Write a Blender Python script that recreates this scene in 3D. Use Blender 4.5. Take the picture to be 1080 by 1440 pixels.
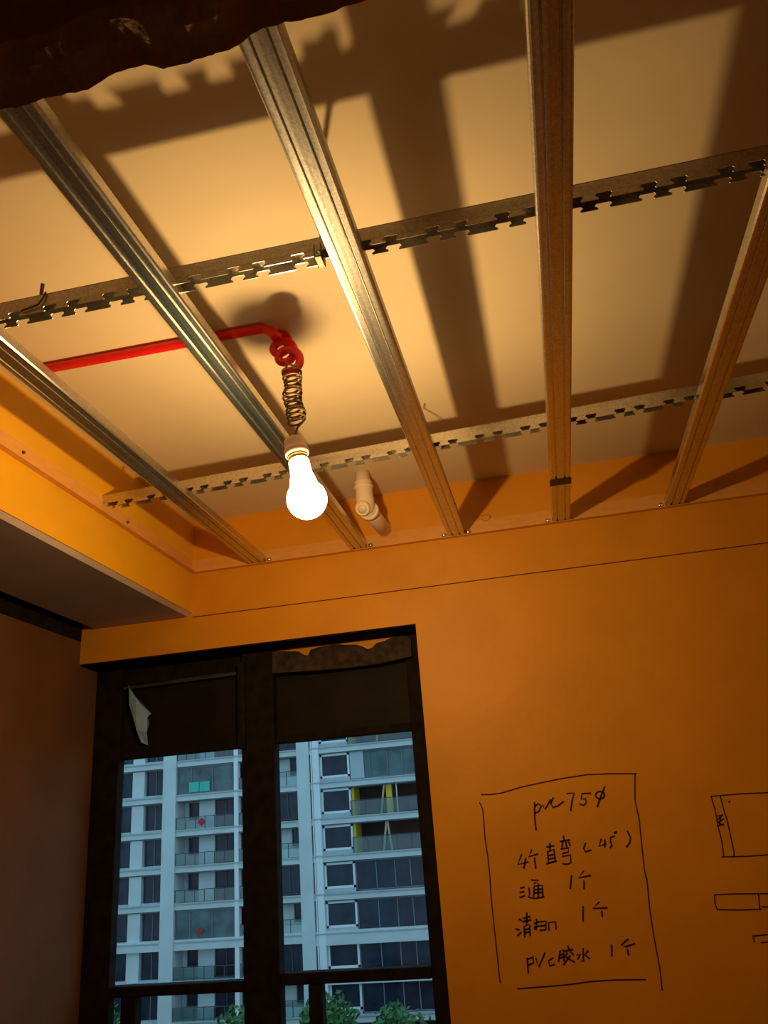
import bpy, bmesh, math, random
from mathutils import Vector, Matrix, noise
random.seed(7)
for o in list(bpy.data.objects):
    bpy.data.objects.remove(o, do_unlink=True)
SC = bpy.context.scene
COL = SC.collection

# ------------------------------------------------------------------ camera, sky, exposure
EYE = 1.62                       # the phone's height above the floor; z below is given from there
YAW, PITCH, ROLL, FPX = -0.1799, 0.3731, -0.0788, 1145.4
cy, sy, cp, sp = math.cos(YAW), math.sin(YAW), math.cos(PITCH), math.sin(PITCH)
FWD = Vector((sy * cp, cy * cp, sp))
RT0 = Vector((cy, -sy, 0)); UP0 = RT0.cross(FWD)
RT = math.cos(ROLL) * RT0 + math.sin(ROLL) * UP0
UP = -math.sin(ROLL) * RT0 + math.cos(ROLL) * UP0
cam_d = bpy.data.cameras.new('camera')
cam = bpy.data.objects.new('camera', cam_d); COL.objects.link(cam)
cam.matrix_world = Matrix((
    (RT.x, UP.x, -FWD.x, 0), (RT.y, UP.y, -FWD.y, 0), (RT.z, UP.z, -FWD.z, EYE), (0, 0, 0, 1)))
cam_d.sensor_fit = 'VERTICAL'; cam_d.sensor_height = 24.0
cam_d.lens = FPX * 24.0 / 1440.0
cam_d.clip_start = 0.02; cam_d.clip_end = 400
SC.camera = cam

world = bpy.data.worlds.new('overcast_sky'); SC.world = world; world.use_nodes = True
bg = world.node_tree.nodes['Background']
bg.inputs[0].default_value = (0.50, 0.78, 1.0, 1); bg.inputs[1].default_value = 1.25

SC.view_settings.view_transform = 'Standard'; SC.view_settings.look = 'None'
SC.view_settings.gamma = 1.0; SC.view_settings.use_curve_mapping = False
SC.view_settings.exposure = 0.0
SC.cycles.use_denoising = True
SC.cycles.max_bounces = 8

BULB_WATTS = 14.2
BULB_COLOR = (1.0, 0.60, 0.22)

# ------------------------------------------------------------------ pixel -> place
def ray(px, py):
    return RT * ((px - 540) / FPX) - UP * ((py - 720) / FPX) + FWD
def ony(px, py, Y):
    d = ray(px, py); return d * (Y / d.y)
def onz(px, py, Z):
    d = ray(px, py); return d * (Z / d.z)
def onx(px, py, X):
    d = ray(px, py); return d * (X / d.x)

# ------------------------------------------------------------------ materials
def mat(name, color, rough=0.7, metal=0.0, spec=0.5, var=0.0, vscale=20.0, bump=0.0, bscale=60.0,
        color2=None, stretch=(1, 1, 1), emis=None, estr=0.0, detail=6.0, rvar=0.0):
    m = bpy.data.materials.new(name); m.use_nodes = True
    nt = m.node_tree; b = nt.nodes['Principled BSDF']
    b.inputs['Base Color'].default_value = (*color, 1)
    b.inputs['Roughness'].default_value = rough
    b.inputs['Metallic'].default_value = metal
    b.inputs['Specular IOR Level'].default_value = spec
    tc = nt.nodes.new('ShaderNodeTexCoord'); mp = nt.nodes.new('ShaderNodeMapping')
    mp.inputs['Scale'].default_value = stretch
    nt.links.new(tc.outputs['Object'], mp.inputs['Vector'])
    if var > 0 or color2:
        n = nt.nodes.new('ShaderNodeTexNoise'); n.inputs['Scale'].default_value = vscale
        n.inputs['Detail'].default_value = detail
        nt.links.new(mp.outputs[0], n.inputs['Vector'])
        r = nt.nodes.new('ShaderNodeValToRGB')
        r.color_ramp.elements[0].position = 0.32; r.color_ramp.elements[1].position = 0.68
        c2 = color2 or tuple(min(1, c * (1 + var)) for c in color)
        c1 = color if color2 else tuple(c * (1 - var) for c in color)
        r.color_ramp.elements[0].color = (*c1, 1); r.color_ramp.elements[1].color = (*c2, 1)
        nt.links.new(n.outputs['Fac'], r.inputs['Fac'])
        nt.links.new(r.outputs['Color'], b.inputs['Base Color'])
        if rvar > 0:
            mr = nt.nodes.new('ShaderNodeMapRange')
            mr.inputs['To Min'].default_value = max(0.02, rough - rvar); mr.inputs['To Max'].default_value = rough + rvar
            nt.links.new(n.outputs['Fac'], mr.inputs['Value']); nt.links.new(mr.outputs[0], b.inputs['Roughness'])
    if bump > 0:
        n2 = nt.nodes.new('ShaderNodeTexNoise'); n2.inputs['Scale'].default_value = bscale; n2.inputs['Detail'].default_value = 8
        nt.links.new(mp.outputs[0], n2.inputs['Vector'])
        bp = nt.nodes.new('ShaderNodeBump'); bp.inputs['Strength'].default_value = bump; bp.inputs['Distance'].default_value = 0.01
        nt.links.new(n2.outputs['Fac'], bp.inputs['Height']); nt.links.new(bp.outputs[0], b.inputs['Normal'])
    if emis:
        b.inputs['Emission Color'].default_value = (*emis, 1); b.inputs['Emission Strength'].default_value = estr
    return m

def mat_galv(name, color=(0.72, 0.72, 0.70), rough=0.30, spangle=330.0, streak=(70, 1.2, 70)):
    """zinc coated steel with a spangle grain"""
    m = bpy.data.materials.new(name); m.use_nodes = True
    nt = m.node_tree; b = nt.nodes['Principled BSDF']
    b.inputs['Metallic'].default_value = 1.0
    tc = nt.nodes.new('ShaderNodeTexCoord')
    v = nt.nodes.new('ShaderNodeTexVoronoi'); v.inputs['Scale'].default_value = spangle
    nt.links.new(tc.outputs['Object'], v.inputs['Vector'])
    mp = nt.nodes.new('ShaderNodeMapping'); mp.inputs['Scale'].default_value = streak
    nt.links.new(tc.outputs['Object'], mp.inputs['Vector'])
    n = nt.nodes.new('ShaderNodeTexNoise'); n.inputs['Scale'].default_value = 1.0; n.inputs['Detail'].default_value = 2
    nt.links.new(mp.outputs[0], n.inputs['Vector'])
    mx = nt.nodes.new('ShaderNodeMix'); mx.data_type = 'RGBA'
    mx.inputs['A'].default_value = (*[c * 0.74 for c in color], 1); mx.inputs['B'].default_value = (*color, 1)
    sep = nt.nodes.new('ShaderNodeSeparateColor')
    nt.links.new(v.outputs['Color'], sep.inputs['Color'])
    nt.links.new(sep.outputs[0], mx.inputs['Factor'])
    nt.links.new(mx.outputs['Result'], b.inputs['Base Color'])
    mr = nt.nodes.new('ShaderNodeMapRange')
    mr.inputs['From Min'].default_value = 0.3; mr.inputs['From Max'].default_value = 0.7
    mr.inputs['To Min'].default_value = rough - 0.07; mr.inputs['To Max'].default_value = rough + 0.06
    nt.links.new(n.outputs['Fac'], mr.inputs['Value']); nt.links.new(mr.outputs[0], b.inputs['Roughness'])
    bp = nt.nodes.new('ShaderNodeBump'); bp.inputs['Strength'].default_value = 0.10; bp.inputs['Distance'].default_value = 0.003
    nt.links.new(sep.outputs[1], bp.inputs['Height']); nt.links.new(bp.outputs[0], b.inputs['Normal'])
    return m

def mat_glass(name, tint=(0.86, 0.93, 0.95), refl=0.06):
    m = bpy.data.materials.new(name); m.use_nodes = True
    nt = m.node_tree; nt.nodes.clear()
    o = nt.nodes.new('ShaderNodeOutputMaterial'); t = nt.nodes.new('ShaderNodeBsdfTransparent')
    g = nt.nodes.new('ShaderNodeBsdfGlossy'); g.inputs['Roughness'].default_value = 0.03
    mx = nt.nodes.new('ShaderNodeMixShader'); mx.inputs[0].default_value = refl
    t.inputs[0].default_value = (*tint, 1)
    nt.links.new(t.outputs[0], mx.inputs[1]); nt.links.new(g.outputs[0], mx.inputs[2])
    nt.links.new(mx.outputs[0], o.inputs[0])
    return m

def mat_lit_glass(name, color, strength):
    m = bpy.data.materials.new(name); m.use_nodes = True
    nt = m.node_tree; nt.nodes.clear()
    o = nt.nodes.new('ShaderNodeOutputMaterial'); t = nt.nodes.new('ShaderNodeBsdfTransparent')
    e = nt.nodes.new('ShaderNodeEmission'); a = nt.nodes.new('ShaderNodeAddShader')
    e.inputs[0].default_value = (*color, 1); e.inputs[1].default_value = strength
    nt.links.new(t.outputs[0], a.inputs[0]); nt.links.new(e.outputs[0], a.inputs[1]); nt.links.new(a.outputs[0], o.inputs[0])
    return m

M = {}
M['primer'] = mat('yellow_wall_primer', (0.75, 0.318, 0.014), 0.5, spec=0.35, var=0.07, vscale=5, bump=0.12, bscale=25)
M['primer_lit'] = mat('yellow_primer_lit_tone', (0.80, 0.42, 0.014), 0.5, spec=0.35, var=0.06, vscale=5, bump=0.12, bscale=25)  # the wall primer again, its brighter lit hue put into the colour
M['ceiling'] = mat('pale_skimmed_concrete', (0.80, 0.69, 0.49), 0.75, spec=0.25, var=0.05, vscale=3.0, bump=0.06, bscale=18)
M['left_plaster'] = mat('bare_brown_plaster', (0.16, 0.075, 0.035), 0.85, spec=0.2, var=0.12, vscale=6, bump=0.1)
M['soffit_bottom'] = mat('raw_grey_pink_board', (0.46, 0.34, 0.31), 0.7, spec=0.3, var=0.08, vscale=7)
M['bead'] = mat('pale_corner_bead', (0.62, 0.48, 0.44), 0.55, spec=0.4, var=0.1, vscale=30, stretch=(1, .2, 1))
M['floor'] = mat('dusty_concrete_floor', (0.28, 0.235, 0.19), 0.85, spec=0.2, var=0.2, vscale=4, bump=0.2, bscale=30)
M['rough'] = mat('rough_broken_concrete', (0.30, 0.20, 0.14), 0.95, spec=0.1, color2=(0.48, 0.32, 0.23), vscale=18, bump=0.8, bscale=45)
M['galv'] = mat_galv('galvanised_joist_steel')
M['keel'] = mat_galv('galvanised_keel_steel', (0.74, 0.71, 0.65), 0.36, 330, (1.5, 70, 70))
M['angle'] = mat('zinc_edge_angle', (0.75, 0.375, 0.09), 0.5, metal=0.0, spec=0.5, var=0.06, vscale=25, stretch=(1, 1, 3))
M['chrome'] = mat('bright_screw_steel', (0.85, 0.83, 0.78), 0.18, metal=1.0)
M['dark_steel'] = mat('dark_hanger_steel', (0.16, 0.12, 0.09), 0.45, metal=0.8)
M['tape'] = mat('black_tape', (0.012, 0.011, 0.012), 0.5)
M['red'] = mat('red_pvc_conduit', (0.78, 0.012, 0.014), 0.38, spec=0.5, var=0.06, vscale=30)
M['wire'] = mat('brown_coiled_wire', (0.30, 0.19, 0.09), 0.4, metal=0.3, spec=0.5)
M['socket'] = mat('cream_lamp_socket', (0.80, 0.62, 0.50), 0.5, spec=0.4)
M['collar'] = mat('brass_bulb_cap', (0.85, 0.62, 0.25), 0.3, metal=1.0)
M['bulb'] = mat_lit_glass('lit_bulb_glass', (1.0, 0.80, 0.50), 6.0)
M['pvc'] = mat('cream_pvc_pipe', (0.84, 0.72, 0.58), 0.4, spec=0.5, var=0.04, vscale=20)
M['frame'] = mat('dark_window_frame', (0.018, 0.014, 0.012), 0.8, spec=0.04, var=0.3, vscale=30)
M['panel'] = mat('dark_brown_window_panel', (0.016, 0.012, 0.010), 0.6, spec=0.12, var=0.3, vscale=9)
M['rail_sheen'] = mat('sash_rail_sheen_grey', (0.035, 0.05, 0.065), 0.55, spec=0.3, var=0.35, vscale=12, stretch=(1, 1, 6))
M['mortar'] = mat('dark_smeared_mortar', (0.032, 0.024, 0.019), 0.9, spec=0.1, color2=(0.085, 0.06, 0.045), vscale=40, bump=0.6, bscale=60)
M['film'] = mat('torn_film_daylight_tint', (0.24, 0.46, 0.90), 0.45, spec=0.4, var=0.1, vscale=25)  # blue of daylight put into the film's colour, reads grey under the bulb
M['glass'] = mat_glass('clear_window_glass')
M['ink'] = mat('dark_marker_ink', (0.055, 0.016, 0.008), 0.8, spec=0.1)
M['snap'] = mat('faint_snap_line', (0.12, 0.035, 0.01), 0.9, spec=0.1)
# outside
M['render'] = mat('pale_grey_facade_render', (0.56, 0.60, 0.60), 0.8, spec=0.2, var=0.06, vscale=0.6)
M['render2'] = mat('grey_green_facade_render', (0.40, 0.45, 0.47), 0.8, spec=0.2, var=0.06, vscale=0.6)
M['fwhite'] = mat('white_facade_trim', (0.72, 0.75, 0.76), 0.7, spec=0.2)
M['fgrey'] = mat('grey_ledge', (0.17, 0.20, 0.22), 0.8, spec=0.2)
M['fglass'] = mat('dark_facade_glazing', (0.018, 0.026, 0.045), 0.15, spec=0.28, var=0.4, vscale=0.8)
M['fglass2'] = mat('pale_teal_balcony_glazing', (0.075, 0.12, 0.13), 0.15, spec=0.3, var=0.4, vscale=0.7)
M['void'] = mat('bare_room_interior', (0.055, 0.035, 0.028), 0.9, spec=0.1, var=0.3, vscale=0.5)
M['clearg'] = mat_glass('balustrade_glass', (0.74, 0.84, 0.84), 0.07)
M['frail'] = mat('dark_balcony_rail', (0.06, 0.08, 0.09), 0.5, spec=0.3)
M['teal'] = mat('teal_green_sheet', (0.05, 0.45, 0.36), 0.7)
M['yellow'] = mat('yellow_painted_column', (0.72, 0.52, 0.03), 0.7)
M['timber'] = mat('bare_timber_prop', (0.52, 0.40, 0.26), 0.8)
M['redpaper'] = mat('red_paper_diamond', (0.45, 0.015, 0.03), 0.7)
M['leaf'] = mat('tree_leaves', (0.03, 0.10, 0.035), 0.7, spec=0.2, color2=(0.08, 0.20, 0.07), vscale=1.2)
M['bark'] = mat('tree_bark', (0.08, 0.06, 0.045), 0.9)
M['grass'] = mat('ground_lawn', (0.06, 0.12, 0.05), 0.9, spec=0.1, var=0.3, vscale=0.3)

# ------------------------------------------------------------------ mesh helpers
class MB:
    """collects vertices and faces (z measured from the camera's height) for ONE mesh"""
    def __init__(s): s.v = []; s.f = []
    def add(s, vs, fs):
        b = len(s.v); s.v += [tuple(v) for v in vs]; s.f += [tuple(b + i for i in f) for f in fs]
    def box(s, x0, x1, y0, y1, z0, z1):
        s.add([(x, y, z) for z in (z0, z1) for y in (y0, y1) for x in (x0, x1)],
              [(0, 2, 3, 1), (4, 5, 7, 6), (0, 1, 5, 4), (2, 6, 7, 3), (0, 4, 6, 2), (1, 3, 7, 5)])
        return s
    def prism(s, poly, fn):
        """poly: list of 2d points; fn(p, k) -> 3d for the two ends k=0,1"""
        n = len(poly)
        s.add([fn(p, 0) for p in poly] + [fn(p, 1) for p in poly],
              [tuple(range(n))[::-1], tuple(range(n, 2 * n))] +
              [(i, (i + 1) % n, n + (i + 1) % n, n + i) for i in range(n)])
        return s
    def tube(s, path, r, n=12, caps=True):
        path = [Vector(p) for p in path]; rings = []
        rr = r if isinstance(r, (list, tuple)) else [r] * len(path)
        t0 = (path[1] - path[0]).normalized()
        a = t0.cross(Vector((0, 0, 1)))
        if a.length < 1e-3: a = t0.cross(Vector((1, 0, 0)))
        a.normalize(); b0 = len(s.v)
        for i, p in enumerate(path):
            t = (path[min(i + 1, len(path) - 1)] - path[max(i - 1, 0)]).normalized()
            a = (a - t * a.dot(t)).normalized(); b = t.cross(a)
            for k in range(n):
                q = 2 * math.pi * k / n
                s.v.append(tuple(p + (a * math.cos(q) + b * math.sin(q)) * rr[i]))
        for i in range(len(path) - 1):
            for k in range(n):
                k2 = (k + 1) % n
                s.f.append((b0 + i * n + k, b0 + i * n + k2, b0 + (i + 1) * n + k2, b0 + (i + 1) * n + k))
        if caps:
            s.f.append(tuple(b0 + k for k in range(n))[::-1])
            s.f.append(tuple(b0 + (len(path) - 1) * n + k for k in range(n)))
        return s
    def lathe(s, prof, base, axis, n=32):
        """prof: (radius, height) pairs along axis from base"""
        ax = Vector(axis).normalized(); base = Vector(base)
        a = ax.cross(Vector((0, 1, 0)))
        if a.length < 1e-3: a = ax.cross(Vector((1, 0, 0)))
        a.normalize(); b = ax.cross(a); b0 = len(s.v)
        for r, h in prof:
            for k in range(n):
                q = 2 * math.pi * k / n
                s.v.append(tuple(base + ax * h + (a * math.cos(q) + b * math.sin(q)) * r))
        for i in range(len(prof) - 1):
            for k in range(n):
                k2 = (k + 1) % n
                s.f.append((b0 + i * n + k, b0 + i * n + k2, b0 + (i + 1) * n + k2, b0 + (i + 1) * n + k))
        s.f.append(tuple(b0 + k for k in range(n))[::-1])
        s.f.append(tuple(b0 + (len(prof) - 1) * n + k for k in range(n)))
        return s
    def build(s, name, m, parent=None, origin=None, smooth=False, bevel=0.0):
        me = bpy.data.meshes.new(name)
        org = Vector(origin) if origin is not None else (Vector(parent['_o']) if parent is not None and '_o' in parent else Vector((0, 0, 0)))
        me.from_pydata([tuple(Vector(v) - org) for v in s.v], [], s.f); me.update()
        bm = bmesh.new(); bm.from_mesh(me)
        bmesh.ops.recalc_face_normals(bm, faces=bm.faces); bm.to_mesh(me); bm.free()
        me.materials.append(m)
        if smooth:
            for p in me.polygons: p.use_smooth = True
        o = bpy.data.objects.new(name, me); COL.objects.link(o)
        if parent is not None:
            o.parent = parent; po = Vector(parent['_o']) if '_o' in parent else Vector((0, 0, 0))
            o.location = org - po
        else:
            o.location = org + Vector((0, 0, EYE))
        o['_o'] = tuple(org)
        if bevel > 0:
            md = o.modifiers.new('bevel', 'BEVEL'); md.width = bevel; md.segments = 2; md.limit_method = 'ANGLE'
        return o

def tag(o, label=None, cat=None, group=None, kind=None):
    if label: o['label'] = label
    if cat: o['category'] = cat
    if group: o['group'] = group
    if kind: o['kind'] = kind
    return o
def empty(name, org, label=None, cat=None, group=None, kind=None):
    o = bpy.data.objects.new(name, None); COL.objects.link(o)
    o.location = Vector(org) + Vector((0, 0, EYE)); o['_o'] = tuple(org); o.empty_display_size = 0.05
    return tag(o, label, cat, group, kind)

# ------------------------------------------------------------------ main measures (metres, from the camera)
H = 0.769        # underside of the joists
D = 2.2047       # back wall
XL = -1.003      # face of the dropped soffit
XW = -1.362      # left wall
XR = 2.30        # right wall
ZC = 0.934       # ceiling slab
ZS = 0.635       # underside of the soffit
ZH = 0.532       # window head
YF = -1.9        # wall behind the camera
YW = 2.325       # window plane
WX1 = -0.337     # right jamb
ZSILL = -0.80
FLOOR = -EYE

# ------------------------------------------------------------------ setting
tag(MB().box(XW - .15, XR + .15, YF - .15, D + .15, FLOOR - .12, FLOOR).build('floor', M['floor']), 'dusty bare concrete floor of the room', kind='structure')
tag(MB().box(XW - .15, XR + .15, YF - .15, D + .15, ZC, ZC + .15).build('ceiling', M['ceiling']), 'pale skimmed concrete ceiling slab above the steel grid', kind='structure')
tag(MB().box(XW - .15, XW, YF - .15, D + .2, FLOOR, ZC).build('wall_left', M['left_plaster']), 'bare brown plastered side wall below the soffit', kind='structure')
MB().box(XW - .001, XW + .0008, .455, D, .600, ZC - .1).build('painted_gap_shade', M['frame'], bpy.data.objects['wall_left'])  # flat dark strip standing in for the shade inside the soffit gap
tag(MB().box(XR, XR + .15, YF - .15, D + .15, FLOOR, ZC).build('wall_right', M['primer']), 'yellow primed side wall', kind='structure')
tag(MB().box(XW, XR, YF - .15, YF, FLOOR, ZC).build('wall_front', M['primer']), 'yellow primed wall behind the viewer', kind='structure')
wb = MB()
YB = D + .2
def quad(b, pts): b.add(pts, [(0, 1, 2, 3)])
wb.box(WX1, XR, D, YB, FLOOR, ZC)                # right of the window
wb.box(XW, WX1, D, YB, ZH, ZC)                   # above the head
wb.box(XW, WX1, D, YB, FLOOR, ZSILL)             # below the sill
wall_back = tag(wb.build('wall_back', M['primer']), 'yellow primed wall with window opening and handwritten note', kind='structure')

# soffit along the left wall
so = tag(MB().box(XL - .012, XL, .455, D, ZS + .010, ZC).build('ceiling_soffit', M['primer_lit']), 'yellow primed dropped soffit along the side wall', kind='structure')
MB().box(XW + .046, XL - .014, .455, D, ZS, ZS + .012).build('bottom_board', M['soffit_bottom'], so)
MB().prism([(XL - .014, ZS), (XL - .002, ZS + .0095), (XL - .014, ZS + .0095)], lambda p, k: (p[0], (.455, D)[k], p[1])).build('edge_bead', M['bead'], so)
MB().box(XW, XL - .012, .455, D, ZC - .10, ZC - .0).build('backing_board', M['frame'], so)

# rough concrete beam overhead, near the viewer
edge_px = [(-60, 172), (0, 155), (30, 153), (60, 141), (95, 134), (125, 128), (140, 118), (165, 104), (190, 97), (205, 93), (220, 96),
           (232, 99), (265, 90), (300, 80), (335, 68), (352, 52), (370, 42), (395, 36), (415, 33), (430, 29), (460, 22), (490, 10), (510, 4), (560, -14)]
prof = [(ony(a, b, .455).x, ony(a, b, .455).z) for a, b in edge_px]
prof = [(-1.36, .605), (-1.1, .597), (-.9, .61), (-.7, .60), (-.55, .604)] + [q for q in prof if q[0] > -.5]
xx = prof[-1][0]
while xx < XR:
    xx += random.uniform(.03, .08); prof.append((min(xx, XR), .601 + random.uniform(-.010, .012)))
def edge_z(x):
    for (xa, za), (xb, zb) in zip(prof, prof[1:]):
        if xa <= x <= xb: return za + (zb - za) * (x - xa) / max(1e-6, xb - xa)
    return .6
xs = sorted(set([p[0] for p in prof] + [XW + i * .006 for i in range(int((XR - XW) / .006))] + [XR]))
vs, fs = [], []
NP = 17
for x in xs:
    ez = edge_z(x) + .0022 * noise.noise(Vector((x * 140, 0, 0))) + .0012 * noise.noise(Vector((x * 330, 3, 0)))
    cut = 1.0 if x < -.268 else (0.0 if x > -.245 else (-.245 - x) / .023)
    pr = [(.455, ZC), (.455, .80), (.455, .70), (.4545, ez + .012), (.4535, ez), (.440, ez + .004), (.425, ez + .003), (.412, ez + .004), (.403, ez + .006),
          (.396, ez + .018 + .05 * cut), (.388, ez + .012 + .075 * cut), (.375, ez + .004 + .085 * cut), (.355, ez - .004 + .10 * cut), (.33, ez + .0 + .10 * cut), (.305, ez + .012 + .09 * cut), (.300, .76), (.300, ZC)]
    for k, (y, z) in enumerate(pr):
        if 3 < k < 15:
            nz = noise.noise(Vector((x * 38, y * 38, 2.0))) * .004 + noise.noise(Vector((x * 110, y * 110, 5.0))) * .0022
            if k > 5: z += nz * 1.6
            y += nz * (.25 if k < 6 else .8)
        vs.append((x, y, z))
n = len(xs)
for i in range(n - 1):
    for k in range(NP - 1):
        fs.append((i * NP + k, i * NP + k + 1, (i + 1) * NP + k + 1, (i + 1) * NP + k))
fs.append(tuple(range(NP))); fs.append(tuple((n - 1) * NP + k for k in range(NP))[::-1])
fs += [(i * NP + NP - 1, i * NP, (i + 1) * NP, (i + 1) * NP + NP - 1) for i in range(n - 1)]
bmx = MB(); bmx.add(vs, fs)
tag(bmx.build('wall_beam', M['rough']), 'dark rough broken concrete beam crossing overhead', kind='structure')

# ------------------------------------------------------------------ window
win = empty('window_1', (-.86, YW, ZSILL), 'dark framed window looking out on apartment balconies', kind='structure')
def bar(name, x0, x1, z0, z1, y0=YW - .02, y1=YW + .018, m='frame', bev=.003):
    return MB().box(x0, x1, y0, y1, z0, z1).build(name, M[m], win, bevel=bev)
bar('frame_stile', XW, -1.277, ZSILL, ZH); bar('frame_stile', -.391, WX1, ZSILL, ZH)
bar('frame_rail', XW, WX1, .478, ZH, YW - .006); bar('frame_rail', XW, WX1, ZSILL, ZSILL + .05)
bar('mullion', -.888, -.789, ZSILL, ZH, YW - .028)
MB().box(-.895, -.872, YW - .042, YW - .028, .25, .50).build('mullion_bead', M['frame'], win, bevel=.003)
bar('panel_rail', -1.277, -.888, .256, .278, YW - .01); bar('panel_rail', -.789, -.391, .258, .280, YW - .01)
bar('transom', -1.277, -.888, -.362, -.336, YW - .022); bar('transom', -.789, -.391, -.352, -.324, YW - .022)
bar('glazing_bar', -1.24, -1.197, ZSILL + .05, -.362); bar('glazing_bar', -.716, -.68, ZSILL + .05, -.352)
bar('dark_panel', -1.277, -.888, .278, .478, YW + .004, YW + .012, 'panel', 0); bar('dark_panel', -.789, -.391, .280, .478, YW + .004, YW + .012, 'panel', 0)
# sash rail over the left panel, a sheen painted in as grey
MB().prism([(-1.272, .462), (-.895, .468), (-.895, .477), (-1.0, .478), (-1.272, .470)], lambda p, k: (p[0], (YW - .018, YW + .004)[k], p[1])).build('sash_rail', M['rail_sheen'], win)
for x0, x1, z0, z1 in ((-1.277, -.888, -.336, .256), (-.789, -.391, -.324, .258), (-1.277, -1.24, ZSILL + .05, -.362), (-1.197, -.888, ZSILL + .05, -.362),
                       (-.789, -.716, ZSILL + .05, -.352), (-.68, -.391, ZSILL + .05, -.352)):
    MB().box(x0, x1, YW + .011, YW + .016, z0, z1).build('pane', M['glass'], win)
MB().box(XW, WX1, D + .004, YW, ZH - .004, ZH + .001).build('head_shade_sheet', M['frame'], win)  # added dark sheet, paints the unlit underside of the head
# plaster strip and smeared mortar above the right panel
def zp(a, b, Y): return ony(340 + a / 3.6, 860 + b / 3.6, Y)
strip = [zp(a, b, YW - .014) for a, b in ((160, 178), (400, 145), (640, 112), (862, 84), (862, 150), (640, 200), (400, 220), (160, 225))]
MB().prism([(q.x, q.z) for q in strip], lambda p, k: (p[0], (YW - .016, YW - .010)[k], p[1])).build('head_plaster', M['primer'], win)
rag = [(160, 190), (225, 186), (290, 189), (318, 205), (336, 208), (350, 178), (400, 166), (440, 156), (475, 150), (520, 156), (580, 153), (615, 165), (640, 178),
       (660, 170), (684, 144), (720, 138), (760, 120), (800, 108), (830, 112), (858, 126), (862, 215), (700, 250), (560, 268), (400, 285), (280, 292), (160, 300)]
pts = [zp(a, b + 15, YW - .024) for a, b in rag]
MB().prism([(q.x, q.z) for q in pts], lambda p, k: (p[0], (YW - .03 + .004 * math.sin(p[0] * 90), YW - .014)[k], p[1])).build('mortar_smear', M['mortar'], win)
# torn film hanging from the left panel
fl = [(178, 962), (183, 968), (190, 980), (199, 988), (207, 1002), (204, 1008), (208, 1016), (205, 1030), (203, 1047), (197, 1044), (193, 1026), (186, 1010), (181, 992)]
pts = [ony(a, b, YW - .03) for a, b in fl]
fm = MB(); fm.prism([(q.x, q.z) for q in pts], lambda p, k: (p[0], YW - .024 - .012 * math.sin(p[1] * 60) - .008 * math.sin(p[0] * 150) + .0015 * k, p[1]))
fo = fm.build('torn_film_scrap', M['film'], origin=(pts[0].x, YW - .02, pts[0].z))
tag(fo, 'torn scrap of pale film, tinted as if daylit, hanging from the dark upper window panel', 'film scrap')

# ------------------------------------------------------------------ writing on the wall
def ribbon(mb, pts, w, y=D - .0006):
    """a flat pen stroke on the back wall; pts are wall points (x, z)"""
    P = [Vector((p[0], p[1])) for p in pts]
    L, R = [], []
    for i, p in enumerate(P):
        t = P[min(i + 1, len(P) - 1)] - P[max(i - 1, 0)]
        if t.length < 1e-6: t = Vector((1, 0))
        t.normalize(); nn = Vector((-t.y, t.x)) * (w / 2)
        if i == 0: p = p - t * w * .3
        if i == len(P) - 1: p = p + t * w * .3
        L.append(p + nn); R.append(p - nn)
    k = len(P)
    mb.add([(q.x, y, q.y) for q in L + R], [(i, i + 1, k + i + 1, k + i) for i in range(k - 1)])
def strokes(name, groups, w, m='ink'):
    mb = MB()
    for org, sc, lines in groups:
        for ln in lines:
            pts = [ony(org[0] + a / sc, org[1] + b / sc, D) for a, b in ln]
            ribbon(mb, [(q.x, q.z) for q in pts], w)
    return mb.build(name, M[m], wall_back)
W1, W2, W3 = ((670, 1080), 4.5), ((670, 1220), 4.0), ((960, 1090), 6.0)
ell = [(782 + 28 * math.cos(t * .45), 172 + 24 * math.sin(t * .45)) for t in range(15)]
frame_lines = [(*W1, [[(30, 168), (90, 168), (160, 158), (280, 122), (400, 95), (550, 65), (700, 42), (850, 36), (1012, 36)],
                      [(20, 218), (40, 260), (46, 330), (55, 450), (72, 560), (85, 680), (92, 810)],
                      [(1003, 36), (1003, 200), (1012, 245), (1030, 330), (1045, 480), (1062, 640), (1078, 712)]]),
               (*W2, [[(82, 160), (100, 340), (118, 500), (128, 600), (134, 650)], [(958, 60), (975, 240), (1000, 400), (1030, 560), (1045, 690)],
                      [(230, 682), (500, 660), (650, 640), (780, 632), (950, 630)]])]
strokes('note_frame_line', frame_lines, .0030)
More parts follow.
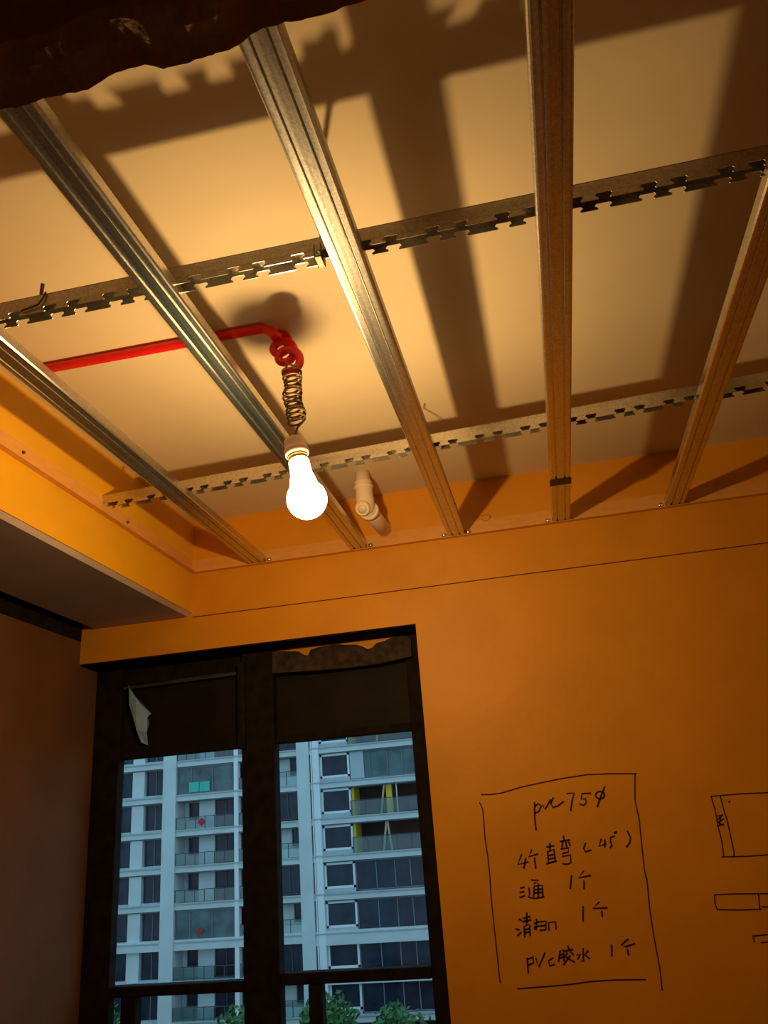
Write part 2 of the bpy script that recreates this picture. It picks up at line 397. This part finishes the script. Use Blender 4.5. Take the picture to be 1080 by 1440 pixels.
strokes('handwriting', [(*W1, [
    [(368, 220), (368, 300), (372, 350), (378, 390)], [(368, 245), (390, 225), (410, 240), (395, 275), (370, 285)],
    [(420, 235), (432, 264), (470, 200)], [(486, 188), (470, 225), (485, 250), (515, 240), (550, 213)],
    [(575, 162), (618, 158), (605, 210), (597, 270)], [(722, 160), (668, 162), (662, 195), (690, 195), (696, 220), (680, 236), (655, 230)],
    ell, [(812, 118), (790, 170), (765, 245)],
    [(285, 548), (262, 610), (328, 595)], [(312, 572), (300, 634)], [(350, 517), (330, 562), (390, 543)], [(368, 570), (375, 634)],
    [(445, 500), (490, 492)], [(465, 475), (465, 525)], [(450, 530), (490, 515), (500, 590), (455, 600), (450, 530)], [(455, 555), (492, 545)], [(457, 577), (494, 568)], [(445, 606), (505, 588)],
    [(550, 430), (555, 455)], [(530, 465), (590, 455)], [(548, 465), (540, 500)], [(565, 465), (570, 500)], [(582, 468), (595, 492)],
    [(535, 512), (585, 505), (580, 533), (545, 540), (545, 560), (595, 550), (598, 600), (572, 610), (548, 605)],
    [(690, 475), (678, 510), (690, 530), (725, 520)],
    [(790, 450), (775, 495), (818, 480)], [(812, 455), (812, 500)], [(872, 432), (848, 440), (848, 468), (858, 488), (845, 505)],
    [(872, 408), (890, 402), (884, 412), (874, 412)], [(955, 400), (975, 440), (970, 475), (950, 500)],
    ]), (*W2, [
    [(535, 45), (528, 118)], [(602, 20), (575, 58), (642, 44)], [(605, 75), (605, 120)],
    [(248, 115), (270, 110)], [(245, 140), (268, 135)], [(245, 168), (272, 158)],
    [(310, 70), (350, 72), (325, 90)], [(322, 160), (325, 105), (370, 100), (374, 160)], [(325, 125), (370, 120)], [(325, 142), (370, 140)], [(348, 92), (348, 160)],
    [(296, 115), (300, 150), (290, 166), (330, 173), (380, 165)],
    [(240, 290), (255, 298)], [(222, 345), (240, 350)], [(232, 382), (252, 364)], [(265, 285), (300, 275)], [(262, 305), (306, 294)], [(283, 255), (283, 320)],
    [(272, 390), (268, 330), (300, 320), (302, 382)], [(270, 350), (300, 342)], [(270, 368), (300, 360)],
    [(325, 315), (352, 305)], [(338, 290), (335, 352), (326, 346)], [(325, 338), (352, 328)], [(360, 305), (390, 300), (390, 350), (358, 353)], [(360, 328), (390, 325)],
    [(408, 352), (405, 310), (446, 305), (448, 346)],
    [(600, 220), (600, 302)], [(690, 195), (655, 230), (735, 226)], [(705, 245), (708, 275)],
    [(285, 510), (292, 592)], [(285, 515), (320, 505), (322, 535), (290, 550)], [(335, 510), (350, 562), (385, 480)], [(430, 508), (405, 525), (412, 553), (438, 545)],
    [(462, 527), (470, 470), (490, 462), (492, 527)], [(470, 490), (490, 485)], [(470, 508), (490, 503)], [(515, 440), (520, 460)], [(498, 470), (542, 460)], [(510, 480), (500, 500)],
    [(530, 475), (545, 490)], [(527, 495), (490, 546)], [(505, 505), (552, 532)],
    [(600, 455), (602, 530), (590, 524)], [(565, 490), (585, 485), (570, 515)], [(628, 468), (610, 490), (636, 512)],
    [(760, 435), (762, 496)], [(852, 402), (815, 435), (840, 445), (890, 428)], [(850, 460), (855, 492)],
    ])], .0042)
strokes('sketch_line', [(*W3, [
    [(235, 180), (320, 172), (480, 158), (720, 148), (900, 140)], [(240, 182), (275, 300), (300, 440), (330, 560), (345, 680)],
    [(318, 178), (345, 290), (375, 380), (405, 520), (435, 660), (430, 690)], [(330, 690), (430, 688), (560, 684), (720, 672), (900, 660)],
    [(385, 222), (402, 226), (396, 232), (388, 226)],
    [(295, 345), (340, 340)], [(300, 372), (338, 330)], [(292, 402), (348, 368)], [(320, 350), (310, 422)], [(294, 432), (348, 412)], [(300, 400), (345, 425)],
    [(268, 1010), (400, 1003), (720, 1000), (900, 998)], [(268, 1010), (272, 1080), (290, 1132)], [(290, 1135), (480, 1138), (660, 1132)], [(640, 1005), (650, 1132)], [(668, 1112), (900, 1108)],
    [(590, 1358), (720, 1345), (860, 1335)], [(595, 1358), (602, 1410)], [(660, 1412), (860, 1400)]])], .0028)
snap = MB()
q0, q1 = ony(268, 869, D), ony(1080, 763, D)
zz = .633
ribbon(snap, [(XL + .002, zz), (-.6, zz - .0005), (0, zz + .0005), (XR - .01, zz)], .0028)
snap.build('snap_line', M['snap'], wall_back)

# ------------------------------------------------------------------ edge angle round the room
def angle_profile(sign):
    # (out from the wall, z)
    return [(0, H - .002), (.016, H - .002), (.016, H - .0002), (.0014, H - .0002), (.0014, H + .041), (0, H + .041)]
a1 = MB().prism(angle_profile(1), lambda p, k: ((XL, XR)[k], D - p[0], p[1]))
an1 = tag(a1.build('edge_angle', M['angle'], origin=(XL, D, H)), 'pinkish metal edge angle fixed along the wall above the window', 'edge angle')
a2 = MB().prism(angle_profile(1), lambda p, k: (XL + p[0], (.455, D - .016)[k], p[1]))
an2 = tag(a2.build('edge_angle', M['angle'], origin=(XL, .455, H)), 'pinkish metal edge angle fixed along the soffit face', 'edge angle')
def screw(x, y, z, nrm, parent, r=.006, m='chrome'):
    MB().lathe([(.0015, -.006), (.0015, 0), (r, .0002), (r * .95, .002), (r * .78, .0042), (r * .45, .0056), (.0004, .0062)], (x, y, z), nrm, 12).build('screw', M[m], parent, smooth=True)

# ------------------------------------------------------------------ joists
JX = [-.7928, -.4823, -.195, .1007, .4072, .7072, 1.0072, 1.3072]
def joist_outline():
    w, h, t = .025, .020, .0009
    out = [(-w + .006, h), (-w, h), (-w, .0035), (-w + .002, .0006), (-w + .0045, 0), (-.0125, 0), (-.0115, .0030), (-.0095, .0030), (-.0085, 0),
           (.0085, 0), (.0095, .0030), (.0115, .0030), (.0125, 0), (w - .0045, 0), (w - .002, .0006), (w, .0035), (w, h), (w - .006, h)]
    # inner offset
    inn = []
    for i, p in enumerate(out):
        a = Vector(out[max(i - 1, 0)]); c = Vector(out[min(i + 1, len(out) - 1)]); b = Vector(p)
        d1 = (b - a).normalized() if i > 0 else (c - b).normalized()
        d2 = (c - b).normalized() if i < len(out) - 1 else d1
        nn = Vector((-d1.y - d2.y, d1.x + d2.x)); nn = nn / max(.3, nn.length) ; dd = max(.5, nn.dot(Vector((-d1.y, d1.x))))
        inn.append(tuple(b + nn * (t / dd)))
    return out + inn[::-1]
JO = joist_outline()
jl = ['galvanised ceiling joist running closest beside the dropped soffit', 'galvanised ceiling joist passing just above the lit bulb',
      'shiny spangled galvanised joist between the bulb and the black taped joist', 'galvanised ceiling joist with a black tape band near the wall',
      'galvanised ceiling joist second to the right of the bulb side, next beyond the taped one',
      'galvanised ceiling joist second past the black taped one, away from the bulb', 'galvanised ceiling joist third past the black taped one, away from the bulb', 'galvanised ceiling joist fourth past the black taped one, away from the bulb']
jl[4] = 'galvanised ceiling joist next beyond the black taped one, away from the bulb'
Y0J, Y1J = .452, D - .0015
for i, x in enumerate(JX):
    mb = MB(); no = len(JO); half = no // 2
    va = [(x + p[0], Y0J, H + .0003 + p[1]) for p in JO] + [(x + p[0], Y1J, H + .0003 + p[1]) for p in JO]
    ff = [(k, (k + 1) % no, no + (k + 1) % no, no + k) for k in range(no)]
    for k in range(half - 1):   # end rims of the thin sheet
        ff.append((k, k + 1, no - 2 - k, no - 1 - k)); ff.append((no + k, no + k + 1, no + no - 2 - k, no + no - 1 - k))
    mb.add(va, ff)
    if i == 3:
        j = empty('ceiling_joist', (x, Y0J, H), jl[i], 'joist', 'galvanised ceiling joists')
        mb.build('channel', M['galv'], j)
        yt = onz(790, 677, H).y
        t = .0010
        MB().box(x - .0262, x + .0262, yt - .018, yt + .020, H - t, H + .0001).build('tape_band', M['tape'], j)
    else:
        o = mb.build('ceiling_joist', M['galv'], origin=(x, Y0J, H))
        tag(o, jl[i], 'joist', 'galvanised ceiling joists')
    # fixing screws beside the joist end, on the angle
    for sx, on in ((-.036, i in (2, 3, 4)), (.034, i in (0, 1, 2))):
        if on: screw(x + sx, D - .0014, H + .010, (0, -1, .0), an1, .0080)
for yy in (.9, 1.36, 1.8): screw(XL + .0014, yy, H + .022, (1, 0, 0), an2, .004, 'dark_steel')

# ------------------------------------------------------------------ serrated main keels
def keel_teeth(x0, x1, phase, zb):
    """hooked teeth of one leg, wide and narrow in turn every 100 mm"""
    zn, zh = zb + .0100, zb + .0042
    k0 = math.floor((x0 - phase) / .1) - 1
    out = []
    for k in range(k0, k0 + int((x1 - x0) / .1) + 4):
        for c, hw in ((phase + k * .1, .0225), (phase + k * .1 + .05, .0125)):
            if c - hw < x0 + .001 or c + hw > x1 - .001: continue
            L = [(-hw + .0015, zn + .0004), (-hw + .0036, zn - .0022), (-hw + .0042, zh + .0012), (-hw + .0018, zh), (-hw, zb + .0016), (-hw + .0012, zb)]
            out.append([(c + a, z) for a, z in L] + [(c - a, z) for a, z in L[::-1]])
    return out, zn
def make_keel(name, xa, xb, fy, phase, label, zt=.8185, zb=.7855, w=.022):
    """fy(x) -> y of the near leg"""
    root = empty(name, (xa, fy(xa), zb), label, 'ceiling keel', 'serrated main keels')
    th = .0010
    # top web with a shallow centre rib
    prof = [(0, zt - .0005), (.004, zt), (.008, zt), (.0095, zt - .0018), (.0125, zt - .0018), (.014, zt), (.018, zt), (w, zt - .0005), (w, zt - .0018), (.0185, zt - th - .0002), (.0145, zt - th), (.013, zt - .0032), (.009, zt - .0032), (.0075, zt - th), (.0035, zt - th - .0002), (0, zt - .0018)]
    MB().prism(prof, lambda p, k: ((xa, xb)[k], fy((xa, xb)[k]) + p[0], p[1])).build('web', M['keel'], root)
    teeth, zn = keel_teeth(xa, xb, phase, zb)
    for off in (0, w - th):
        mb = MB()
        ya, yb = fy(xa) + off, fy(xb) + off
        mb.prism([(0, zn), (th, zn), (th, zt - .001), (0, zt - .001)], lambda p, k: ((xa, xb)[k], (ya, yb)[k] + p[0], p[1]))
        for poly in teeth: mb.prism(poly, lambda p, k: (p[0], fy(p[0]) + off + th * k, p[1]))
        mb.build('serrated_leg', M['keel'], root)
    return root
fA = lambda x: .938
fB = lambda x: 1.621 - .055 * x
kA = make_keel('serrated_keel', XL + .001, XR, fA, .1007, 'long serrated steel keel crossing above the joists beyond the broken beam')
kB = make_keel('serrated_keel', XL + .001, XR, fB, .1007, 'long serrated steel keel crossing above the joists near the window wall')
# little bolts and tie wires on the keels
p_ = onz(54, 412, .825)
MB().tube([(p_.x, fA(0) + .011, .80), (p_.x, fA(0) + .011, .835), (p_.x + .002, fA(0) + .009, .846)], .0032, 10).build('bolt_end', M['dark_steel'], kA, smooth=True)
q = onz(64, 430, .80)
MB().tube([(q.x + .004, fA(0) - .002, .819), (q.x, fA(0) - .0035, .806), (q.x - .006, fA(0) - .004, .797), (q.x - .035, fA(0) - .003, .792)], .0016, 8).build('tie_wire', M['dark_steel'], kA)
xk = -.865
MB().tube([(xk - .02, fB(xk) + .002, .819), (xk - .014, fB(xk), .845), (xk - .006, fB(xk) - .002, .858), (xk, fB(xk), .845), (xk + .003, fB(xk), .819)], .0016, 8).build('tie_wire', M['wire'], kB)
xk = -.228
MB().tube([(xk, fB(xk) - .002, .795), (xk + .001, fB(xk) - .003, .83), (xk - .002, fB(xk), .86), (xk + .012, fB(xk) + .004, .88)], .0014, 8).build('tie_wire', M['wire'], kB)

# hanger rods from the slab
def hanger(x, f, label):
    y = f(x) + .011
    r = empty('hanger_rod', (x, y, .79), label, 'hanger rod', 'threaded hanger rods')
    MB().tube([(x, y, .788), (x, y, ZC + .001)], .0034, 10).build('rod', M['dark_steel'], r, smooth=True)
    for z0 in (.8175, .806):
        MB().tube([(x, y, z0 - .0 if z0 > .81 else z0), (x, y, z0 + .006)], .0072, 6).build('nut', M['dark_steel'], r)
    return r
hanger(-.2335, fA, 'dark hanger rod through the keel beside the shiny spangled joist')
hanger(1.31, fA, 'dark hanger rod at the far end of the keel by the broken beam')
hanger(1.31, fB, 'dark hanger rod at the far end of the keel by the window wall')
# hanger clip on keel A next to the shiny joist
xh = -.238
clip = MB()
for dx in (-.006, .004):
    clip.box(xh + dx, xh + dx + .0012, fA(0) - .0015, fA(0) + .0235, .782, .806)
clip.box(xh - .006, xh + .0052, fA(0) - .0015, fA(0) + .0235, .782, .7835)
clip.build('hanger_clip', M['dark_steel'], kA)

# ------------------------------------------------------------------ red conduit, coiled wire, bulb
cd = empty('red_conduit', (XL, 1.275, ZC), 'red plastic conduit along the ceiling ending in a curled loop', 'conduit')
rc = .0098; zc_ = ZC - rc
path = [(-.955, 1.275, ZC + .004), (-.948, 1.275, ZC - .003), (-.930, 1.275, zc_), (-.75, 1.276, zc_), (-.50, 1.277, zc_), (-.462, 1.277, zc_), (-.440, 1.277, zc_ - .002), (-.428, 1.277, zc_ - .009), (-.420, 1.277, zc_ - .020), (-.4155, 1.278, zc_ - .026)]
MB().tube(path, rc, 16).build('straight_run', M['red'], cd, smooth=True)
# loose loops of the same conduit: a tilted helix drifting down
ring = []
C1, C2 = ony(392, 480, 1.318), ony(412, 512, 1.264)
N1 = 130
for k in range(N1 + 1):
    t = k / N1; a = math.radians(80 - t * 955)
    r = .0184
    ring.append(C1.lerp(C2, t) + Vector((r * math.cos(a), 0, r * math.sin(a))))
p9 = Vector(path[-1])
blend = [Vector(path[-2]), p9.lerp(ring[0], .25) + Vector((.001, 0, 0)), p9.lerp(ring[0], .7)] + ring
MB().tube(blend, .0080, 14).build('curled_end', M['red'], cd, smooth=True)
lamp = empty('hanging_bulb', (-.383, 1.28, .63), 'lit pear shaped bulb hanging from a coiled brown wire', 'light bulb')
# spring of wire
pts = []
A0 = ony(409, 521, 1.240); A1 = Vector((-.381, 1.272, .704))
NC = 13
for k in range(NC * 20 + 1):
    t = k / (NC * 20); a = 2 * math.pi * NC * t
    c = A0.lerp(A1, t) + Vector((.002 * math.sin(t * 9), 0, .0015 * math.sin(t * 31)))
    r = .0158 + .0012 * math.sin(t * 17)
    pts.append(c + Vector((r * math.cos(a), r * math.sin(a), .003 * math.cos(a))))
SB = Vector((-.3885, 1.280, .676))      # socket top
TIP = Vector((-.3630, 1.2785, .520))
AX = (TIP - SB).normalized()
tail = [pts[-1].lerp(SB, .35) + Vector((-.006, 0, 0)), pts[-1].lerp(SB, .7) + Vector((-.003, 0, 0)), SB + AX * .004]
head = [ring[-1] + Vector((.004, 0, .004)), ring[-1] + Vector((.008, -.016, .002))]
MB().tube(head + pts + tail, .0021, 7).build('coiled_wire', M['wire'], lamp, smooth=True)
MB().lathe([(.004, 0), (.0165, .0005), (.019, .003), (.0195, .012), (.0205, .022), (.0225, .0235), (.0225, .0285), (.0215, .033), (.0205, .0345)], SB, AX, 28).build('socket', M['socket'], lamp, smooth=True)
MB().lathe([(.010, .034), (.0178, .0342), (.0178, .043), (.0170, .0445)], SB, AX, 28).build('bulb_cap', M['collar'], lamp, smooth=True)
R = .0360
cz = .160 - R
pr = [(.0165, .0435), (.0185, .048), (.0190, .058), (.0192, .068), (.0205, .076), (.0228, .084), (.0250, .0935)]
for k in range(0, 15):
    a = math.radians(-44 + 134 * k / 14.0); pr.append((max(.0004, R * math.cos(a)), cz + R * math.sin(a)))
MB().lathe(pr, SB, AX, 36).build('bulb_glass', M['bulb'], lamp, smooth=True)
ld = bpy.data.lights.new('filament_light', 'POINT'); ld.energy = BULB_WATTS; ld.color = BULB_COLOR; ld.shadow_soft_size = .011
ld.use_nodes = True      # the lamp shines more to its sides than along its axis
ln = ld.node_tree; le = ln.nodes['Emission']
tcn = ln.nodes.new('ShaderNodeTexCoord'); sx = ln.nodes.new('ShaderNodeSeparateXYZ'); ab = ln.nodes.new('ShaderNodeMath'); ab.operation = 'ABSOLUTE'
pw = ln.nodes.new('ShaderNodeMath'); pw.operation = 'POWER'; pw.inputs[1].default_value = 4.0
mrn = ln.nodes.new('ShaderNodeMapRange'); mrn.inputs['To Min'].default_value = 1.0; mrn.inputs['To Max'].default_value = 0.38
ln.links.new(tcn.outputs['Normal'], sx.inputs[0]); ln.links.new(sx.outputs['Z'], ab.inputs[0]); ln.links.new(ab.outputs[0], pw.inputs[0])
ln.links.new(pw.outputs[0], mrn.inputs['Value']); ln.links.new(mrn.outputs[0], le.inputs['Strength'])
lo = bpy.data.objects.new('filament_light', ld); COL.objects.link(lo); lo.parent = lamp
lo.location = SB + AX * (cz - .004) - Vector(lamp['_o'])

# ------------------------------------------------------------------ drain pipe
pp = empty('drain_pipe', (-.41, 1.98, ZC), 'cream plastic drain pipe dropping from the slab and elbowing into the wall', 'pipe')
pt = onz(506, 648, ZC - .012); 
py = 2.03
top = ony(507, 655, py); bot = ony(514, 712, py)
top = Vector((bot.x + (top.x - bot.x) * .6, py, ZC + .001))
MB().tube([top, top.lerp(bot, .5), bot + Vector((0, 0, .03))], .0205, 24).build('riser', M['pvc'], pp, smooth=True)
ax = (bot - top).normalized()
MB().lathe([(.0205, -.075), (.0235, -.074), (.0245, -.070), (.0245, -.028), (.0255, -.022), (.0258, -.005), (.0235, .010), (.017, .020), (.006, .0245)], bot, ax, 28).build('elbow_body', M['pvc'], pp, smooth=True)
MB().lathe([(.0212, -.002), (.0268, 0), (.0268, .006), (.0215, .0075)], top.lerp(bot, .42), ax, 28).build('pipe_ring', M['pvc'], pp, smooth=True)
pd = Vector((-.12, -.80, -.58)).normalized()
pc = bot + Vector((-.002, -.008, -.004))
MB().lathe([(.0195, .0), (.0205, .012), (.0205, .020), (.0185, .0215), (.0165, .0215), (.0162, .019), (.0135, .019), (.013, .023), (.0004, .0235)], pc, pd, 24).build('cleanout_plug', M['pvc'], pp, smooth=True)
wp = ony(541, 745, D)
e0 = bot + Vector((.004, .004, -.006)); e1 = Vector((wp.x, D + .01, wp.z))
MB().lathe([(.0250, .012), (.0272, .013), (.0272, .024), (.0235, .025)], e0, e1 - e0, 26).build('pipe_ring', M['pvc'], pp, smooth=True)
MB().tube([e0, e0.lerp(e1, .5), e1], .0215, 24).build('branch', M['pvc'], pp, smooth=True)
# wire ring stuck on the wall above the angle
w0 = ony(684, 727, D - .004)
MB().tube([(w0.x + .013 * math.cos(a * .5) - .004, D - .003, w0.z + .010 * math.sin(a * .5)) for a in range(-5, 6)], .0022, 8).build('plaster_ring', M['primer'], wall_back, smooth=True)

# ------------------------------------------------------------------ apartment block across the street
S = 1.45; FY = 50 * S        # facade plane; measures below are at 50 m and scaled
bld = empty('apartment_building', (-17 * S, FY, -16), 'pale grey apartment block with stacked balconies seen through the window', 'building')
def fb(name, x0, x1, z0, z1, d0, d1, m):
    """box on the facade: d is depth in front (-) or behind (+) the facade plane, metres"""
    return MB().box(x0 * S, x1 * S, FY + d0, FY + d1, z0 * S, z1 * S).build(name, M[m], bld)
ZT = [5.09 - 2.035 * k for k in range(-1, 8)]       # tops of the slab bands
ZLOW = -16 / S
XA, XB = -52.0, 8.0
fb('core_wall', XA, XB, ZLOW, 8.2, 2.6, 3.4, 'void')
for x0, x1, d, m in ((-29.4, -28.2, -.1, 'render'), (-26.6, -25.8, -.1, 'render'), (-24.42, -23.56, -.45, 'render'), (-15.68, -14.9, -.45, 'render'), (-14.70, -14.30, -.37, 'fwhite'), (-4.6, -3.7, -.4, 'render'), (-33.0, -32.0, -.4, 'render'), (-37.4, -36.4, -.1, 'render'), (-42.0, -41.0, -.4, 'render'), (-46.4, -45.4, -.1, 'render'), (-52.0, -50.6, -.4, 'render'), (1.0, 2.0, -.1, 'render'), (7.0, 8.0, -.4, 'render')):
    fb('pier', x0, x1, ZLOW, 8.2, d, 2.6, m)
fb('pier_recess', -14.9, -14.70, ZLOW, 8.2, .05, 2.6, 'fgrey')
MB().tube([(-14.78 * S, FY - .3, ZLOW * S), (-14.78 * S, FY - .3, 8 * S)], .07, 8).build('downpipe', M['fwhite'], bld)
for k, zt in enumerate(ZT):
    fb('slab_band', XA, XB, zt - .37, zt - .07, -.30, 2.6, 'render')
    fb('slab_ledge', XA, XB, zt - .07, zt, -.42, 2.6, 'render2')
    fb('drip_edge', XA, XB, zt - .44, zt - .37, -.12, 2.6, 'fgrey')
def fwin(x0, x1, z0, z1, d=.10, bars=(), frame='fwhite', glass='fglass', fw=.06):
    f = fb('window_frame', x0, x1, z0, z0 + fw, d, d + .15, frame)
    me = MB()
    o = f
    for a in ((x0, x1, z1 - fw, z1), (x0, x0 + fw, z0, z1), (x1 - fw, x1, z0, z1), *[(b - fw / 2, b + fw / 2, z0, z1) for b in bars]):
        MB().box(a[0] * S, a[1] * S, FY + d, FY + d + .15, a[2] * S, a[3] * S).build('frame_bar', M['frail' if frame == 'frail' else frame], o)
    MB().box((x0 + .01) * S, (x1 - .01) * S, FY + d + .08, FY + d + .12, (z0 + .01) * S, (z1 - .01) * S).build('pane', M[glass], o)
def rail(x0, x1, z0, h=.72, d=-.30, posts=4):
    f = fb('balcony_rail', x0, x1, z0 + h - .04, z0 + h, d, d + .06, 'frail')
    for i in range(posts + 1):
        xp = x0 + (x1 - x0) * i / posts
        MB().box((xp - .02) * S, (xp + .02) * S, FY + d, FY + d + .05, z0 * S, (z0 + h) * S).build('rail_post', M['frail'], f)
    MB().box(x0 * S, x1 * S, FY + d + .015, FY + d + .035, (z0 + .04) * S, (z0 + h - .06) * S).build('rail_glass', M['clearg'], f)
for k in range(len(ZT) - 1):
    z0, z1 = ZT[k + 1], ZT[k] - .44        # clear height of the storey
    low = k >= 7
    # left windows
    for xa, xb in ((-28.2, -26.62), (-25.78, -24.44)):
        fwin(xa, xb, z0 + .06, z1, .25, bars=((xa + xb) / 2,), frame='fgrey', fw=.04)
        fb('window_sill', xa - .02, xb + .02, z0, z0 + .10, -.2, .5, 'render2')
    for xa, xb in ((-31.6, -29.8), (-36.0, -33.4), (-40.6, -37.8), (-45.0, -42.4), (-50.2, -46.8), (-3.4, .6), (2.4, 6.6)):
        fb('spandrel', xa - .4, xb + .4, z0, z0 + .22, .1, .6, 'render2')
        fwin(xa, xb, z0 + .22, z1, .05, bars=((xa + xb) / 2,), frame='fwhite', fw=.07)
    # big balcony bay
    bx0, bx1 = -23.54, -19.78
    if k in (1, 5):        # glazed balcony
        fwin(bx0, bx1, z0 + .02, z1, -.15, bars=(-22.6, -21.2), frame='fgrey', glass='fglass2', fw=.045)
        if k == 1:
            for xa in (-22.75, -22.05): fb('green_sheet', xa, xa + .66, z0 + .10, z0 + .68, -.20, -.17, 'teal')
    else:
        fb('back_wall', bx0, bx1, z0, z1, 1.5, 1.8, 'render' if k in (2, 6) else 'render2')
        fwin(-23.2, -22.35, z0 + .55, z1 - .05, 1.35, frame='frail', fw=.05)
        fwin(-21.3, -20.0, z0 + .02, z1 - .05, .9, frame='frail', fw=.05, bars=(-20.6,))
        fb('balcony_pier', -22.35, -21.32, z0, z1, .8, 1.5, 'render')
        rail(bx0, bx1, z0, .70, -.28, 6)
    if k in (2, 5):
        c = (-21.85 if k == 2 else -21.9, z0 + (.36 if k == 2 else .5)); r_ = .27 if k == 2 else .2
        MB().prism([(-r_, 0), (0, -r_), (r_, 0), (0, r_)], lambda p, kk: ((c[0] + p[0]) * S, FY - .34 - .02 * kk, (c[1] + p[1]) * S)).build('red_diamond', M['redpaper'], bld)
    fb('thin_column', -19.76, -19.50, z0, z1 + .44, -.32, .3, 'fwhite')
    # recess behind the mullion and the narrow bay
    fb('recess_wall', -19.5, -17.2, z0, z1, .9, 1.2, 'render2')
    fwin(-18.8, -17.6, z0 + .2, z1 - .1, .75, frame='frail')
    rail(-19.5, -17.2, z0, .70, -.1, 4)
    if k % 2 == 1:
        fb('recess_wall', -17.1, -15.7, z0, z1, .9, 1.2, 'render')
        fwin(-16.35, -15.72, z0 + .6, z1, .7, frame='frail')
        rail(-17.1, -15.7, z0, .80, -.2, 2)
        fb('rail_sheet', -17.08, -15.72, z0 + .03, z0 + .48, -.17, -.15, 'render')
    else:
        fwin(-17.1, -15.7, z0 + .06, z1, .0, bars=(-16.4,), frame='frail', fw=.04)
    # framed window right of the white pilaster
    if k == 6 - 0:
        fb('spandrel', -15.68, XB, z0 - .55, z0 + .02, -.34, .6, 'render')
    fb('spandrel', -14.3, -12.45, z0, z0 + .22, -.05, .5, 'render2')
    fwin(-14.28, -12.45, z0 + .22, z1, -.02, bars=(), frame='fwhite', fw=.12)
    # wide balcony
    wx0, wx1 = -12.43, -4.6
    if k in (1, 4, 5, 6, 7):
        fwin(wx0, wx1, z0 + .03, z1, .05, bars=(-11.2, -10.1, -9.2, -8.0, -6.5), frame='fgrey', glass='fglass2' if k == 1 else 'fglass', fw=.05)
        if k == 1: fb('pale_panel', -12.4, -11.55, z0 + .05, z1, -.02, .04, 'render2')
    else:
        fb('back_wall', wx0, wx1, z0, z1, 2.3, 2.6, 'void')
        fb('yellow_reveal', -12.44, -12.3, z0, z1, .2, 2.3, 'yellow')
        rail(wx0, wx1, z0, .86, -.28, 9)
        if k == 2: fb('yellow_column', -10.35, -10.0, z0, z1, .3, .7, 'yellow'); fb('thin_pole', -9.72, -9.66, z0, z1, .2, .26, 'fwhite')
        for dx, ml in ((-10.75, .28), (-10.25, -.16)) if k == 3 else ((-10.75, .28),):
            MB().prism([(dx, z0), (dx + .12, z0), (dx + .10 + ml, z1), (dx + ml, z1)], lambda p, kk: (p[0] * S, FY + .1 + .08 * kk, p[1] * S)).build('timber_prop', M['timber'], bld)
fb('spandrel', -15.68, XB, -5.72, -5.0, -.36, 1.0, 'render')
fb('spandrel', XA, -15.68, -5.55, -5.0, -.34, 1.0, 'render')

# ground and trees below
tag(MB().box(-120, 70, 6, 130, -16.4, -16).build('street_ground', M['grass'], origin=(0, 60, -16)), 'green lawn strip far below the window', kind='structure')
def tree(x, y, top, r, label):
    t = empty('tree', (x, y, -16), label, 'tree', 'trees below the apartment block')
    MB().tube([(x, y, -16.05), (x + .1, y, (top - 16) / 2), (x, y, top - r)], [.22, .16, .08], 8).build('trunk', M['bark'], t, smooth=True)
    mb = MB()
    for _ in range(1500):
        v = Vector((random.gauss(0, 1), random.gauss(0, 1), random.gauss(0, 1))).normalized() * (random.random() ** .4)
        bump = 1 + .25 * noise.noise(v * 2.3 + Vector((x, y, 0)))
        c = Vector((x, y, top - r * 1.05)) + Vector((v.x * r, v.y * r, v.z * r * 1.05)) * bump
        a = Vector((random.gauss(0, 1), random.gauss(0, 1), random.gauss(0, 1))).normalized(); b = a.orthogonal().normalized()
        s_ = random.uniform(.16, .32)
        mb.add([c + a * s_, c + b * s_ * .5, c - a * s_, c - b * s_ * .5], [(0, 1, 2, 3)])
    tag(mb.build('foliage', M['leaf'], t), kind='stuff')
for x, y, top, r, lab in ((-34.5, 62, -10.2, 2.6, 'dark green tree below the paired narrow apartment windows'), (-24.0, 62, -10.6, 2.3, 'green tree below the balcony stack'),
                     (-18.0, 62, -10.0, 2.2, 'bushy green tree below the narrow balconies beside the white pilaster'), (-13.2, 62, -10.8, 2.4, 'low green tree below the wide balconies')):
    tree(x, y, top, r, lab)
for o in bpy.data.objects:
    if '_o' in o: del o['_o']
